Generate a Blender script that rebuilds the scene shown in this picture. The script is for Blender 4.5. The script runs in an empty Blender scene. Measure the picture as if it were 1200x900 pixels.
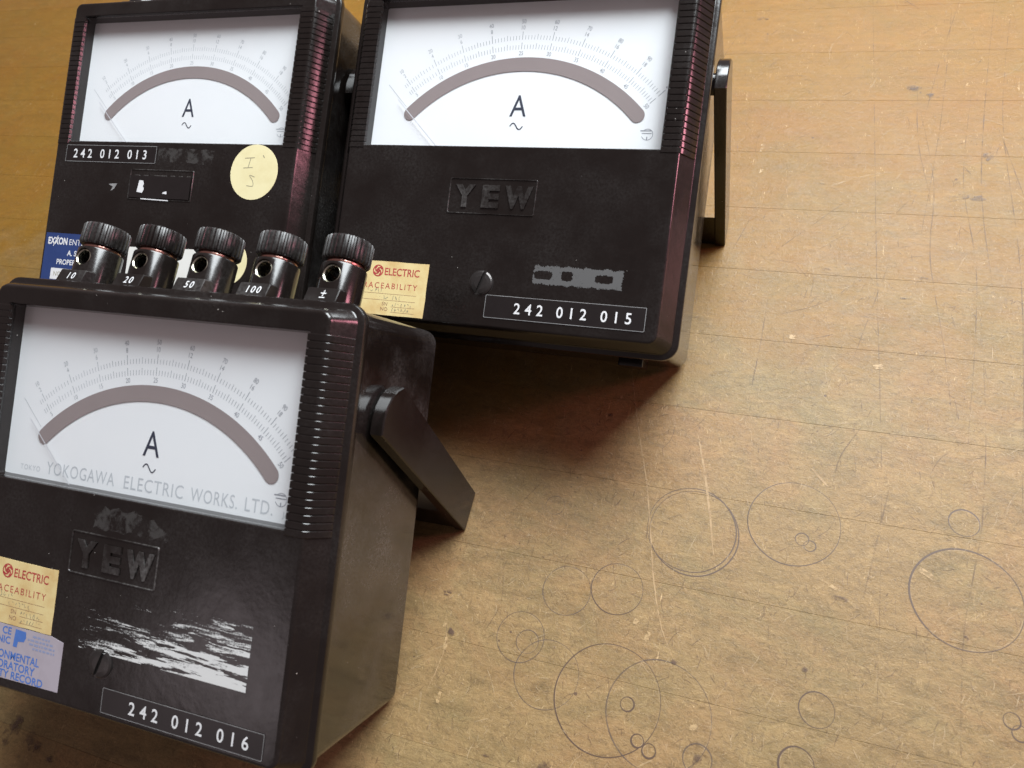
import bpy, bmesh, math, random
from mathutils import Matrix, Vector
S = bpy.context.scene
COL = S.collection
random.seed(7)
MM = 0.001

# ------------------------------------------------------------------ camera
FOC, PITCH, ROLL, YAW = 851.59, 0.5657, -0.4110, 0.6163
cam_d = bpy.data.cameras.new('camera')
cam = bpy.data.objects.new('camera', cam_d)
COL.objects.link(cam)
cam_d.sensor_width = 36.0
cam_d.lens = FOC / 1200.0 * 36.0
cam_d.clip_start = 0.01
cam_d.clip_end = 50.0
cam.matrix_world = Matrix.Translation((0, -0.2114, 0.3434)) @ (
    Matrix.Rotation(YAW, 4, 'Z') @ Matrix.Rotation(PITCH, 4, 'X') @ Matrix.Rotation(ROLL, 4, 'Z'))
cam_d.dof.use_dof = True
cam_d.dof.focus_distance = 0.36
cam_d.dof.aperture_fstop = 16.0
S.camera = cam

# ------------------------------------------------------------------ light
world = bpy.data.worlds.new('World')
S.world = world
world.use_nodes = True
wb = world.node_tree.nodes['Background']
wb.inputs[0].default_value = (1.0, 0.76, 0.75, 1)
wb.inputs[1].default_value = 0.155

def area_light(name, loc, target, sx, sy, power, color):
    d = bpy.data.lights.new(name, 'AREA')
    d.shape = 'RECTANGLE'
    d.size, d.size_y = sx, sy
    d.energy = power
    d.color = color
    o = bpy.data.objects.new(name, d)
    COL.objects.link(o)
    o.location = loc
    o.rotation_euler = (Vector(target) - Vector(loc)).to_track_quat('-Z', 'Y').to_euler()
    return o
area_light('window_light', (0.30, 0.84, 1.16), (-0.1, 0.0, 0.05), 1.1, 0.9, 54.0, (0.91, 0.97, 1.0))
area_light('panel_sheen_light', (-0.735, -0.95, 0.655), (-0.16, -0.21, 0.09), 0.26, 0.18, 0.20, (1.0, 0.86, 0.90))  # unseen area light, added to lay a sheen on the front meter's panel
area_light('side_window_light', (1.25, 0.40, 0.45), (-0.1, 0.0, 0.05), 0.22, 0.42, 6.0, (1.0, 0.36, 0.46))

S.view_settings.view_transform = 'Standard'
S.view_settings.look = 'None'
S.view_settings.exposure = 0.33
S.view_settings.gamma = 1.0
S.view_settings.use_curve_mapping = False
S.render.engine = 'CYCLES'
S.cycles.max_bounces = 8
S.cycles.transparent_max_bounces = 12

# ------------------------------------------------------------------ material helpers
class NT:
    def __init__(s, name):
        s.m = bpy.data.materials.new(name)
        s.m.use_nodes = True
        s.t = s.m.node_tree
        s.t.nodes.clear()
        s.out = s.t.nodes.new('ShaderNodeOutputMaterial')
    def n(s, typ, props=None, **ins):
        nd = s.t.nodes.new('ShaderNode' + typ)
        for k, v in (props or {}).items():
            setattr(nd, k, v)
        for k, v in ins.items():
            key = int(k[1:]) if k[0] == 'i' and k[1:].isdigit() else k.replace('_', ' ')
            s.put(nd.inputs[key], v)
        return nd
    def put(s, sock, v):
        if isinstance(v, bpy.types.NodeSocket):
            s.t.links.new(v, sock)
        elif isinstance(v, bpy.types.Node):
            s.t.links.new(v.outputs[0], sock)
        else:
            if isinstance(v, (tuple, list)) and len(v) == 3 and sock.type == 'RGBA':
                v = (*v, 1)
            sock.default_value = v
    def math(s, op, a, b=0.0, clamp=False):
        return s.n('Math', {'operation': op, 'use_clamp': clamp}, i0=a, i1=b).outputs[0]
    def mix(s, f, a, b, blend='MIX'):
        nd = s.t.nodes.new('ShaderNodeMix')
        nd.data_type = 'RGBA'
        nd.blend_type = blend
        s.put(nd.inputs[0], f); s.put(nd.inputs[6], a); s.put(nd.inputs[7], b)
        return nd.outputs[2]
    def ramp(s, f, *stops):
        nd = s.t.nodes.new('ShaderNodeValToRGB')
        e = nd.color_ramp.elements
        while len(e) < len(stops):
            e.new(0.5)
        for el, (p, c) in zip(e, stops):
            el.position = p
            if not isinstance(c, (tuple, list)):
                c = (c, c, c)
            el.color = (*c, 1)
        s.put(nd.inputs[0], f)
        return nd.outputs[0]
    def noise(s, vec, scale, detail=4, rough=0.55, dist=0.0):
        return s.n('TexNoise', Vector=vec, Scale=scale, Detail=detail, Roughness=rough, Distortion=dist).outputs[0]
    def mapping(s, vec, scale=(1, 1, 1), rot=(0, 0, 0), loc=(0, 0, 0)):
        return s.n('Mapping', Vector=vec, Scale=scale, Rotation=rot, Location=loc).outputs[0]
    def coord(s, which='Object'):
        return s.n('TexCoord').outputs[which]
    def pos(s):
        return s.n('NewGeometry').outputs['Position']
    def done(s, shader):
        s.t.links.new(shader.outputs[0], s.out.inputs[0])
        return s.m
    def bsdf(s, **kw):
        return s.n('BsdfPrincipled', **kw)
    def bump(s, h, dist, strength=1.0):
        return s.n('Bump', Height=h, Distance=dist, Strength=strength).outputs[0]

def plain(name, col, rough=0.5, metallic=0.0, var=0.0, scale=300.0):
    t = NT(name)
    c = col
    if var:
        nz = t.noise(t.coord(), scale, 3)
        c = t.mix(nz, tuple(x * (1 - var) for x in col), tuple(min(1, x * (1 + var)) for x in col))
    return t.done(t.bsdf(Base_Color=c, Roughness=rough, Metallic=metallic))

def bakelite(name, r0, r1, dust, speck, ior=1.52, bmp=0.5):
    t = NT(name)
    p = t.pos()
    n1 = t.noise(p, 22.0, 5, 0.6)
    n2 = t.noise(p, 900.0, 3, 0.6)
    n3 = t.noise(p, 130.0, 4, 0.65, 0.6)
    base = t.mix(n3, (0.0055, 0.0040, 0.0035), (0.0098, 0.0072, 0.0063))
    d = t.math('MULTIPLY', t.ramp(n1, (0.42, 0.0), (0.72, 1.0)), t.ramp(n2, (0.35, 0.15), (0.7, 1.0)))
    base = t.mix(t.math('MULTIPLY', d, dust), base, (0.16, 0.155, 0.15))
    vor = t.n('TexVoronoi', {'feature': 'F1'}, Vector=p, Scale=260.0, Randomness=1.0)
    sp = t.math('LESS_THAN', vor.outputs['Distance'], t.math('MULTIPLY', t.ramp(t.noise(p, 70.0, 2), (0.55, 0.0), (0.8, 1.0)), 0.13))
    sp = t.math('MULTIPLY', sp, speck)
    base = t.mix(sp, base, (0.42, 0.40, 0.37))
    # hairline scuffs
    sc = t.noise(t.mapping(p, (60, 1600, 900), (0.3, 0.5, 0.9)), 1.0, 3, 0.7)
    scm = t.math('MULTIPLY', t.ramp(sc, (0.68, 0.0), (0.78, 1.0)), 0.10 * (0.4 + dust))
    base = t.mix(scm, base, (0.25, 0.24, 0.23))
    ro = t.math('ADD', t.math('MULTIPLY', n3, r1 - r0), r0)
    ro = t.math('ADD', ro, t.math('MULTIPLY', t.math('ADD', d, sp), 0.3 * min(1.0, dust * 3)), True)
    h = t.math('ADD', t.math('MULTIPLY', n1, 3.0), t.math('MULTIPLY', n2, 0.05))
    return t.done(t.bsdf(Base_Color=base, Roughness=ro, IOR=ior, Normal=t.bump(h, 0.00025, bmp)))

def paper(name, col, stain, rough=0.7, amount=0.5):
    t = NT(name)
    c = t.coord()
    n1 = t.noise(c, 90.0, 5, 0.65)
    n2 = t.noise(c, 1500.0, 2)
    base = t.mix(t.math('MULTIPLY', t.ramp(n1, (0.45, 0.0), (0.7, 1.0)), amount), col, stain)
    base = t.mix(t.math('MULTIPLY', n2, 0.18), base, tuple(x * 0.75 for x in col))
    return t.done(t.bsdf(Base_Color=base, Roughness=rough, Normal=t.bump(n1, 0.0001, 0.4)))

def masked(name, col, mask_fn, rough=0.75):
    """a worn deposit: opaque where the procedural mask is high, bare below"""
    t = NT(name)
    a = mask_fn(t)
    b = t.bsdf(Base_Color=col, Roughness=rough)
    tr = t.n('BsdfTransparent')
    mx = t.n('MixShader', i0=a, i1=tr, i2=b)
    return t.done(mx)

M = {}
M['case'] = bakelite('bakelite_case', 0.08, 0.14, 0.42, 0.3, 1.95, 0.32)
M['bezel'] = bakelite('bakelite_bezel', 0.12, 0.24, 0.11, 0.9)
M['rib'] = bakelite('bakelite_rib', 0.14, 0.24, 0.10, 0.6)
M['knob'] = bakelite('bakelite_knob', 0.26, 0.38, 0.30, 0.4)
M['emboss'] = bakelite('bakelite_emboss', 0.22, 0.32, 0.9, 0.6)
M['handle'] = bakelite('bakelite_handle', 0.10, 0.18, 0.10, 0.6, 1.55, 0.25)
M['tab'] = bakelite('bakelite_tab', 0.30, 0.45, 0.40, 0.5, 1.5, 0.25)
M['post'] = bakelite('bakelite_post', 0.14, 0.22, 0.10, 0.5, 1.5, 0.25)
M['dial'] = None
t = NT('dial_paint'); nz = t.noise(t.coord(), 60.0, 5, 0.6)
vor = t.n('TexVoronoi', Vector=t.coord(), Scale=150.0)
sp = t.math('LESS_THAN', vor.outputs['Distance'], t.math('MULTIPLY', t.ramp(t.noise(t.coord(), 40.0, 2), (0.56, 0.0), (0.8, 1.0)), 0.07))
c = t.mix(nz, (0.84, 0.85, 0.87), (0.88, 0.88, 0.89))
M['dial'] = t.done(t.bsdf(Base_Color=t.mix(sp, c, (0.45, 0.43, 0.40)), Roughness=0.5))
M['ink'] = plain('dial_ink', (0.030, 0.035, 0.06), 0.6)
M['ink_soft'] = plain('dial_ink_faded', (0.28, 0.29, 0.33), 0.6, var=0.25, scale=90)
M['ink_grey'] = plain('dial_ink_grey', (0.42, 0.44, 0.47), 0.6, var=0.2, scale=120)
M['mirror'] = plain('mirror_strip', (0.37, 0.31, 0.305), 0.22, 0.25, 0.05, 40)  # what the mirror reflects is put into this mauve-grey base colour
M['needle'] = plain('needle_metal', (0.75, 0.76, 0.80), 0.3, 0.3)
M['brass'] = plain('plated_brass', (0.62, 0.60, 0.50), 0.25, 1.0, 0.1, 200)
M['copper'] = plain('washer_copper', (0.55, 0.30, 0.25), 0.3, 1.0, 0.1, 200)
M['steel'] = plain('screw_steel', (0.075, 0.07, 0.068), 0.33, 0.8, 0.35, 250)
M['white_ink'] = plain('white_lettering', (0.72, 0.73, 0.74), 0.55, var=0.1, scale=500)
M['tape'] = plain('dark_tape', (0.012, 0.0095, 0.0095), 0.30, var=0.2, scale=200)
M['tape_edge'] = plain('tape_edge_stress', (0.24, 0.24, 0.24), 0.6, var=0.5, scale=130)
M['cream'] = paper('cream_paper', (0.74, 0.60, 0.29), (0.58, 0.36, 0.13), 0.65, 0.7)
M['ivory'] = paper('ivory_paper', (0.78, 0.71, 0.42), (0.62, 0.52, 0.25), 0.7, 0.4)
M['lilac'] = paper('grey_foil_paper', (0.42, 0.38, 0.43), (0.32, 0.28, 0.32), 0.45, 0.5)
M['navy'] = paper('navy_paper', (0.020, 0.045, 0.16), (0.03, 0.06, 0.20), 0.5, 0.5)
M['white_paper'] = paper('white_paper', (0.74, 0.74, 0.70), (0.62, 0.60, 0.52), 0.7, 0.4)
M['red_ink'] = plain('red_ink', (0.42, 0.055, 0.05), 0.6, var=0.3, scale=300)
M['brown_ink'] = plain('brown_ink', (0.30, 0.16, 0.10), 0.6, var=0.3, scale=300)
M['blue_ink'] = plain('blue_ink', (0.07, 0.17, 0.50), 0.6, var=0.2, scale=300)
M['blue_faint'] = plain('blue_ink_faded', (0.26, 0.30, 0.46), 0.6)
M['pencil'] = plain('pencil', (0.30, 0.27, 0.18), 0.6)
def mk_scrape(t):
    c = t.coord()
    m = t.mapping(c, (26, 280, 1), (0, 0, math.radians(15)))
    st = t.noise(m, 1.0, 7, 0.72, 0.35)
    fine = t.noise(c, 1300.0, 4, 0.75)
    sx = t.n('SeparateXYZ', Vector=c)
    # peeled from the upper corner: least paper left at top, most along the lower right (local metres)
    g = t.math('ADD', t.math('ADD', t.math('MULTIPLY', sx.outputs[1], -15.0), t.math('MULTIPLY', sx.outputs[0], 3.6)), 0.09)
    v = t.math('ADD', t.math('ADD', t.math('MULTIPLY', st, 1.5), g), t.math('MULTIPLY', t.math('SUBTRACT', fine, 0.5), 0.35))
    dg = t.noise(t.mapping(c, (45, 420, 1), (0, 0, math.radians(34)), (2, 7, 0)), 1.0, 4, 0.65, 0.3)
    v = t.math('SUBTRACT', v, t.math('MULTIPLY', t.ramp(dg, (0.50, 0.0), (0.62, 1.0)), 0.55))
    return t.math('MULTIPLY', t.ramp(v, (0.80, 0.0), (0.90, 1.0)), 0.94)
M['scrape'] = masked('torn_white_paper', (0.70, 0.71, 0.70), mk_scrape)
def mk_resid(t):
    c = t.coord()
    v = t.noise(c, 420.0, 5, 0.7)
    return t.math('MULTIPLY', t.ramp(v, (0.26, 0.2), (0.40, 1.0)), 0.8)
M['residue'] = masked('grey_glue_residue', (0.115, 0.115, 0.115), mk_resid, 0.6)
def mk_resid2(t):
    v = t.noise(t.coord(), 160.0, 5, 0.7, 0.4)
    return t.math('MULTIPLY', t.ramp(v, (0.45, 0.0), (0.58, 1.0)), 0.30)
M['film'] = masked('dull_glue_film', (0.13, 0.125, 0.12), mk_resid2, 0.55)

# window glass: thin sheet, clear with a fresnel reflection
t = NT('window_glass')
geo = t.n('NewGeometry')
cs = t.math('ABSOLUTE', t.n('VectorMath', {'operation': 'DOT_PRODUCT'}, i0=geo.outputs['Normal'], i1=geo.outputs['Incoming']).outputs['Value'])
f2 = t.math('ADD', 0.035, t.math('MULTIPLY', 0.9, t.math('POWER', t.math('SUBTRACT', 1.0, cs), 5.0)))
tr = t.n('BsdfTransparent', Color=(0.97, 0.985, 0.99))
gl = t.n('BsdfGlossy', Color=(1, 1, 1), Roughness=0.04)
M['glass'] = t.done(t.n('MixShader', i0=f2, i1=tr, i2=gl))

# ------------------------------------------------------------------ wood
def wood():
    t = NT('worn_beech_block')
    p = t.pos()
    rnd = t.n('ObjectInfo').outputs['Random']
    sh = t.n('CombineXYZ', X=t.math('MULTIPLY', rnd, 7.0), Y=t.math('MULTIPLY', rnd, 3.0), Z=t.math('MULTIPLY', rnd, 5.0))
    q = t.n('VectorMath', {'operation': 'ADD'}, i0=p, i1=sh.outputs[0]).outputs[0]
    warp = t.noise(t.mapping(q, (4, 18, 1)), 1.0, 3)
    grain = t.noise(t.mapping(q, (14, 520, 30)), 1.0, 5, 0.65, 0.8)
    fleck = t.noise(t.mapping(q, (160, 1500, 30)), 1.0, 3, 0.6)
    broad = t.noise(t.mapping(p, (5, 7, 1)), 1.0, 4, 0.6)
    blot = t.noise(p, 48.0, 5, 0.68, 0.7)
    mott = t.noise(p, 230.0, 5, 0.72, 0.9)
    fine = t.noise(p, 1100.0, 4, 0.7)
    gold = t.mix(grain, (0.190, 0.096, 0.014), (0.275, 0.150, 0.026))
    pale = t.mix(grain, (0.250, 0.176, 0.082), (0.318, 0.234, 0.118))
    # golden at the back, paler towards the front and right, broken up by noise
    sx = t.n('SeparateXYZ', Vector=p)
    pale_mix = t.math('ADD', t.math('MULTIPLY', sx.outputs[1], -3.3), t.math('MULTIPLY', t.math('SUBTRACT', broad, 0.5), 1.2))
    pale_mix = t.math('ADD', pale_mix, t.math('MULTIPLY', sx.outputs[0], 0.5))
    pale_mix = t.math('ADD', pale_mix, t.math('MULTIPLY', t.math('SUBTRACT', blot, 0.5), 0.9))
    pale_mix = t.ramp(t.math('ADD', pale_mix, 0.52), (0.05, 0.0), (0.80, 1.0))
    base = t.mix(pale_mix, gold, pale)
    # board to board
    base = t.mix(t.math('MULTIPLY', rnd, 0.5), base, t.mix(0.5, base, (0.36, 0.17, 0.06)), 'MIX')
    # patches of ground-in dirt: reddish, olive, grey
    g1 = t.noise(t.mapping(p, (11, 15, 1), loc=(1, 9, 0)), 1.0, 6, 0.7, 0.8)
    base = t.mix(t.math('MULTIPLY', t.ramp(g1, (0.47, 0.0), (0.66, 1.0)), 0.45), base, t.mix(pale_mix, (0.24, 0.105, 0.018), (0.33, 0.178, 0.085)))
    gp = t.noise(t.mapping(p, (17, 21, 1), loc=(3, 5, 0)), 1.0, 6, 0.72, 0.7)
    base = t.mix(t.math('MULTIPLY', t.ramp(gp, (0.47, 0.0), (0.66, 1.0)), 0.45), base, t.mix(pale_mix, (0.19, 0.125, 0.028), (0.195, 0.165, 0.080)))
    big = t.noise(t.mapping(p, (40, 105, 1)), 1.0, 9, 0.76, 1.3)
    lum = t.ramp(big, (0.28, 0.54), (0.42, 0.88), (0.55, 1.05), (0.70, 1.30))
    lum2 = t.ramp(t.noise(t.mapping(p, (170, 760, 1)), 1.0, 7, 0.76, 1.2), (0.30, 0.66), (0.46, 0.97), (0.56, 1.02), (0.72, 1.22))
    both = t.mix(1.0, lum, lum2, 'MULTIPLY')
    base = t.mix(1.0, base, t.mix(t.math('ADD', 0.45, t.math('MULTIPLY', pale_mix, 0.5)), (1, 1, 1), both), 'MULTIPLY')
    base = t.mix(t.math('MULTIPLY', t.ramp(mott, (0.56, 0.0), (0.66, 1.0)), t.math('ADD', 0.14, t.math('MULTIPLY', pale_mix, 0.34))), base, (0.17, 0.115, 0.062))
    base = t.mix(t.math('MULTIPLY', t.ramp(fleck, (0.60, 0.0), (0.74, 1.0)), 0.35), base, (0.17, 0.095, 0.04))
    spk = t.noise(t.mapping(p, (420, 620, 1), (0, 0, 0.15)), 1.0, 6, 0.72, 1.8)
    base = t.mix(t.math('MULTIPLY', t.ramp(spk, (0.53, 0.0), (0.63, 1.0)), t.math('ADD', 0.16, t.math('MULTIPLY', pale_mix, 0.30))), base, (0.13, 0.092, 0.05))
    base = t.mix(t.math('MULTIPLY', t.ramp(spk, (0.34, 1.0), (0.42, 0.0)), t.math('ADD', 0.05, t.math('MULTIPLY', pale_mix, 0.36))), base, (0.50, 0.375, 0.20))
    gate = t.ramp(t.noise(p, 60.0, 4, 0.7, 0.5), (0.44, 0.0), (0.62, 1.0))
    for k, (rot, sc, col, lo, amt) in enumerate(((0.9, (800, 150, 1), (0.66, 0.48, 0.27), 0.66, 0.75), (-0.6, (900, 140, 1), (0.12, 0.08, 0.06), 0.64, 0.6),
                                  (2.2, (1000, 120, 1), (0.14, 0.09, 0.075), 0.65, 0.6), (1.5, (900, 110, 1), (0.64, 0.46, 0.25), 0.66, 0.7), (0.2, (700, 160, 1), (0.66, 0.49, 0.28), 0.67, 0.7))):
        nk = t.noise(t.mapping(p, sc, (0, 0, rot), (k * 3.1, k, 0)), 1.0, 3, 0.65, 1.6)
        base = t.mix(t.math('MULTIPLY', t.math('MULTIPLY', t.ramp(nk, (lo, 0.0), (lo + 0.05, 1.0)), amt), gate), base, col)
    # dark pores and pits
    vor = t.n('TexVoronoi', Vector=p, Scale=120.0)
    pit = t.math('LESS_THAN', vor.outputs['Distance'], t.math('MULTIPLY', t.ramp(t.noise(p, 35.0, 3), (0.55, 0.0), (0.85, 1.0)), 0.22))
    base = t.mix(t.math('MULTIPLY', pit, 0.7), base, (0.085, 0.055, 0.05))
    base = t.mix(1.0, base, (0.83, 0.80, 0.74), 'MULTIPLY')
    ro = t.math('ADD', t.math('MULTIPLY', big, 0.28), t.math('ADD', 0.20, t.math('MULTIPLY', pale_mix, 0.06)))
    h = t.math('SUBTRACT', t.math('MULTIPLY', mott, 0.55), t.math('ADD', t.math('MULTIPLY', spk, 0.5), t.math('MULTIPLY', fine, 0.12)))
    h = t.math('SUBTRACT', h, t.math('MULTIPLY', pit, 0.8))
    return t.done(t.bsdf(Base_Color=base, Roughness=ro, IOR=1.45, Specular_IOR_Level=0.26, Normal=t.bump(h, 0.0007, 0.6)))
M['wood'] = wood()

def mark(name, col, lo, hi, amt, scale):
    return masked(name, col, lambda t: t.math('MULTIPLY', t.ramp(t.noise(t.pos(), scale, 4, 0.65), (lo, 0.0), (hi, 1.0)), amt), 0.55)
M['ring'] = mark('ring_dent', (0.075, 0.042, 0.024), 0.16, 0.46, 0.92, 55)
M['ring_faint'] = mark('ring_dent_faint', (0.10, 0.07, 0.055), 0.30, 0.58, 0.68, 55)
M['scr_dark'] = mark('scratch_dark', (0.095, 0.052, 0.032), 0.40, 0.66, 0.52, 70)
M['scr_pale'] = mark('scratch_pale', (0.46, 0.31, 0.155), 0.28, 0.56, 0.66, 220)
M['nick'] = mark('nick_pale', (0.55, 0.42, 0.25), 0.34, 0.62, 0.42, 160)
M['chip'] = mark('chip_pale', (0.48, 0.33, 0.16), 0.38, 0.56, 0.7, 420)
M['ring_hl'] = mark('ring_highlight_pale', (0.60, 0.44, 0.26), 0.44, 0.66, 0.45, 120)  # painted highlight beside each dark ring, so the dents look sunk in
M['spot'] = mark('stain_dark', (0.12, 0.072, 0.045), 0.40, 0.66, 0.60, 240)

# ------------------------------------------------------------------ geometry helpers
def link(name, me, parent=None, mat=None):
    o = bpy.data.objects.new(name, me)
    COL.objects.link(o)
    if parent is not None:
        o.parent = parent
    if mat is not None and me is not None and not me.materials:
        me.materials.append(mat)
    return o

def to_mesh(name, verts, faces, smooth=None, mat=None):
    me = bpy.data.meshes.new(name)
    me.from_pydata(verts, [], faces)
    me.validate()
    if smooth is not None:
        for p in me.polygons:
            p.use_smooth = True
        me.set_sharp_from_angle(angle=math.radians(smooth))
    if mat is not None:
        me.materials.append(mat)
    me.update()
    return me

class MB:
    def __init__(s):
        s.v, s.f = [], []
    def add(s, vs, fs):
        b = len(s.v)
        s.v += [tuple(x) for x in vs]
        s.f += [tuple(i + b for i in f) for f in fs]
    def loft(s, rings, cap0=False, cap1=False, closed=True):
        n = len(rings[0])
        vs = [p for r in rings for p in r]
        fs = []
        for i in range(len(rings) - 1):
            for j in range(n if closed else n - 1):
                k = (j + 1) % n
                fs.append((i * n + j, i * n + k, (i + 1) * n + k, (i + 1) * n + j))
        if cap0:
            fs.append(tuple(range(n - 1, -1, -1)))
        if cap1:
            fs.append(tuple(range((len(rings) - 1) * n, len(rings) * n)))
        s.add(vs, fs)
    def mesh(s, name, mat=None, smooth=None):
        return to_mesh(name, s.v, s.f, smooth, mat)

D, L, UB = 81.6, 173.5, 88.5
def C(u, v, w):
    return (u * MM, v * MM, (D - w) * MM)

def rrect(u0, u1, v0, v1, r, k=6):
    """rounded rectangle, counter-clockwise seen from the front"""
    pts = []
    for cx, cy, a0 in ((u1 - r, v0 + r, -90), (u1 - r, v1 - r, 0), (u0 + r, v1 - r, 90), (u0 + r, v0 + r, 180)):
        for i in range(k + 1):
            a = math.radians(a0 + 90 * i / k)
            pts.append((cx + r * math.cos(a), cy + r * math.sin(a)))
    return pts
def ring(u, v0, v1, r, w, k=6):
    return [C(x, y, w) for x, y in rrect(-u, u, v0, v1, r, k)]

_glyph = {}
def glyphs(txt, spacing=1.0, bold=0.0):
    """flat triangulated lettering, normalised to cap height 1, left at 0"""
    key = (txt, spacing, bold)
    if key in _glyph:
        return _glyph[key]
    cu = bpy.data.curves.new('t', 'FONT')
    cu.body = txt
    cu.space_character = spacing
    cu.offset = bold
    cu.resolution_u = 3
    ob = bpy.data.objects.new('t', cu)
    COL.objects.link(ob)
    bpy.context.view_layer.update()
    me = bpy.data.meshes.new_from_object(ob.evaluated_get(bpy.context.evaluated_depsgraph_get()))
    bm = bmesh.new(); bm.from_mesh(me)
    bmesh.ops.remove_doubles(bm, verts=bm.verts, dist=1e-5)
    bmesh.ops.triangulate(bm, faces=bm.faces)
    vs = [v.co.copy() for v in bm.verts]
    fs = [tuple(x.index for x in f.verts) for f in bm.faces]
    bm.free()
    bpy.data.objects.remove(ob); bpy.data.curves.remove(cu); bpy.data.meshes.remove(me)
    h = 0.70
    x0 = min(v.x for v in vs) if vs else 0
    out = [((v.x - x0) / h, v.y / h) for v in vs], fs
    _glyph[key] = out
    return out

def put_text(mb, txt, u, v, w, h, align='L', rot=0.0, sx=1.0, spacing=1.0, bold=0.0, width=None, xf=None):
    """lettering on a w-plane of the meter; (u, v) = baseline left / centre / right"""
    vs, fs = glyphs(txt, spacing, bold)
    wd = max(x for x, y in vs)
    if width:
        sx = width / (wd * h)
    off = {'L': 0, 'C': -wd / 2, 'R': -wd}[align]
    c, s_ = math.cos(rot), math.sin(rot)
    pts = []
    for x, y in vs:
        x, y = (x + off) * h * sx, y * h
        pts.append((u + x * c - y * s_, v + x * s_ + y * c))
    mb.add([(xf or C)(a, b, w) for a, b in pts], fs)

def put_line(mb, pts, wd, w, xf=None, taper=False):
    n = len(pts)
    L_, R_ = [], []
    for i, (x, y) in enumerate(pts):
        x0, y0 = pts[max(0, i - 1)]; x1, y1 = pts[min(n - 1, i + 1)]
        dx, dy = x1 - x0, y1 - y0
        l = math.hypot(dx, dy) or 1
        k = wd / 2
        if taper:
            k *= 0.25 + 0.75 * math.sin(math.pi * (i + 0.3) / (n - 0.4))
        L_.append((x - dy / l * k, y + dx / l * k)); R_.append((x + dy / l * k, y - dx / l * k))
    f = xf or C
    mb.add([f(a, b, w) for a, b in L_ + R_], [(i, n + i, n + i + 1, i + 1) for i in range(n - 1)])

def put_poly(mb, pts, w, xf=None):
    mb.add([(xf or C)(a, b, w) for a, b in pts], [tuple(range(len(pts)))])

def plate(mb, pts, w, th):
    """thin slab: outline counter-clockwise from the front, front at w - th"""
    n = len(pts)
    mb.loft([[C(a, b, w + 0.05) for a, b in pts], [C(a, b, w - th) for a, b in pts]], cap1=True)

def disc(u, v, r, n=32, ru=None):
    return [(u + (ru or r) * math.cos(2 * math.pi * i / n), v + r * math.sin(2 * math.pi * i / n)) for i in range(n)]

def ragged(pts, amp, step=1.5, seed=1):
    rr = random.Random(seed)
    out = []
    for i, (x, y) in enumerate(pts):
        x1, y1 = pts[(i + 1) % len(pts)]
        l = math.hypot(x1 - x, y1 - y)
        k = max(1, int(l / step))
        for j in range(k):
            a = j / k
            out.append((x + (x1 - x) * a + rr.uniform(-amp, amp), y + (y1 - y) * a + rr.uniform(-amp, amp)))
    return out

# ------------------------------------------------------------------ the bench top
bench = bpy.data.objects.new('workbench_top', None)
COL.objects.link(bench)
bench.empty_display_size = 0.1
bench['label'] = 'worn golden wooden bench top of glued strips, scratched and ringed'
bench['category'] = 'workbench'
bench['kind'] = 'structure'
PW, Y0 = 46.05, 11.9
X0, X1 = -1150.0, 620.0
def plank_mesh():
    mb = MB()
    a, c, g = PW / 2, 0.07, 0.03
    prof = [(-a + g, -40.0), (a - g, -40.0), (a - g, -c), (a - g - c, 0.0), (-a + g + c, 0.0), (-a + g, -c)]
    mb.loft([[(X0 * MM, y * MM, z * MM) for y, z in prof], [(X1 * MM, y * MM, z * MM) for y, z in prof]])
    n = len(prof)
    mb.f = [tuple(reversed(f)) for f in mb.f]
    mb.f.append(tuple(range(n))); mb.f.append(tuple(range(2 * n - 1, n - 1, -1)))
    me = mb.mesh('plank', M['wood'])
    bm = bmesh.new(); bm.from_mesh(me); bmesh.ops.recalc_face_normals(bm, faces=bm.faces); bm.to_mesh(me); bm.free()
    return me
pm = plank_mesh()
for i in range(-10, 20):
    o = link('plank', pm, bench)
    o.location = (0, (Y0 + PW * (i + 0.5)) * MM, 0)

def T(x, y, z):
    return (x * MM, y * MM, z * MM)
RINGS = [(-18.3, -98.2, 20.5, 1, .45), (-17.0, -99.6, 20.6, 1, .5), (26.5, -86.7, 20.1, 1, .42), (30.7, -93.7, 2.9, 1, .4), (34.2, -96.2, 2.5, 1, .4),
         (96.2, -73.3, 6.1, 1, .55), (96.3, -107.1, 21.4, 1, .7), (-47.2, -133.1, 11.9, 1, .38), (-70.2, -138.8, 11.4, 0, .42),
         (-86.6, -164.0, 11.3, 0, .45), (-42.5, -180.7, 23.0, 1, .5), (-20.1, -181.9, 22.2, 0, .55), (-33.5, -180.7, 2.9, 1, .6),
         (41.6, -164.6, 6.9, 1, .4), (35.5, -187.0, 6.8, 1, .8), (-71.0, -177.1, 14.8, 0, .4), (111.3, -151.5, 3.0, 1, .5), (114.0, -155.5, 2.9, 1, .5),
         (-82.9, -165.4, 5.2, 0, .45), (-85.3, -98.5, 4.8, 0, .4), (-2.0, -194.5, 5.8, 0, .5), (-26.8, -193.7, 2.6, 1, .7), (-21.6, -196.3, 2.8, 1, .7)]
rr = random.Random(3)
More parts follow.
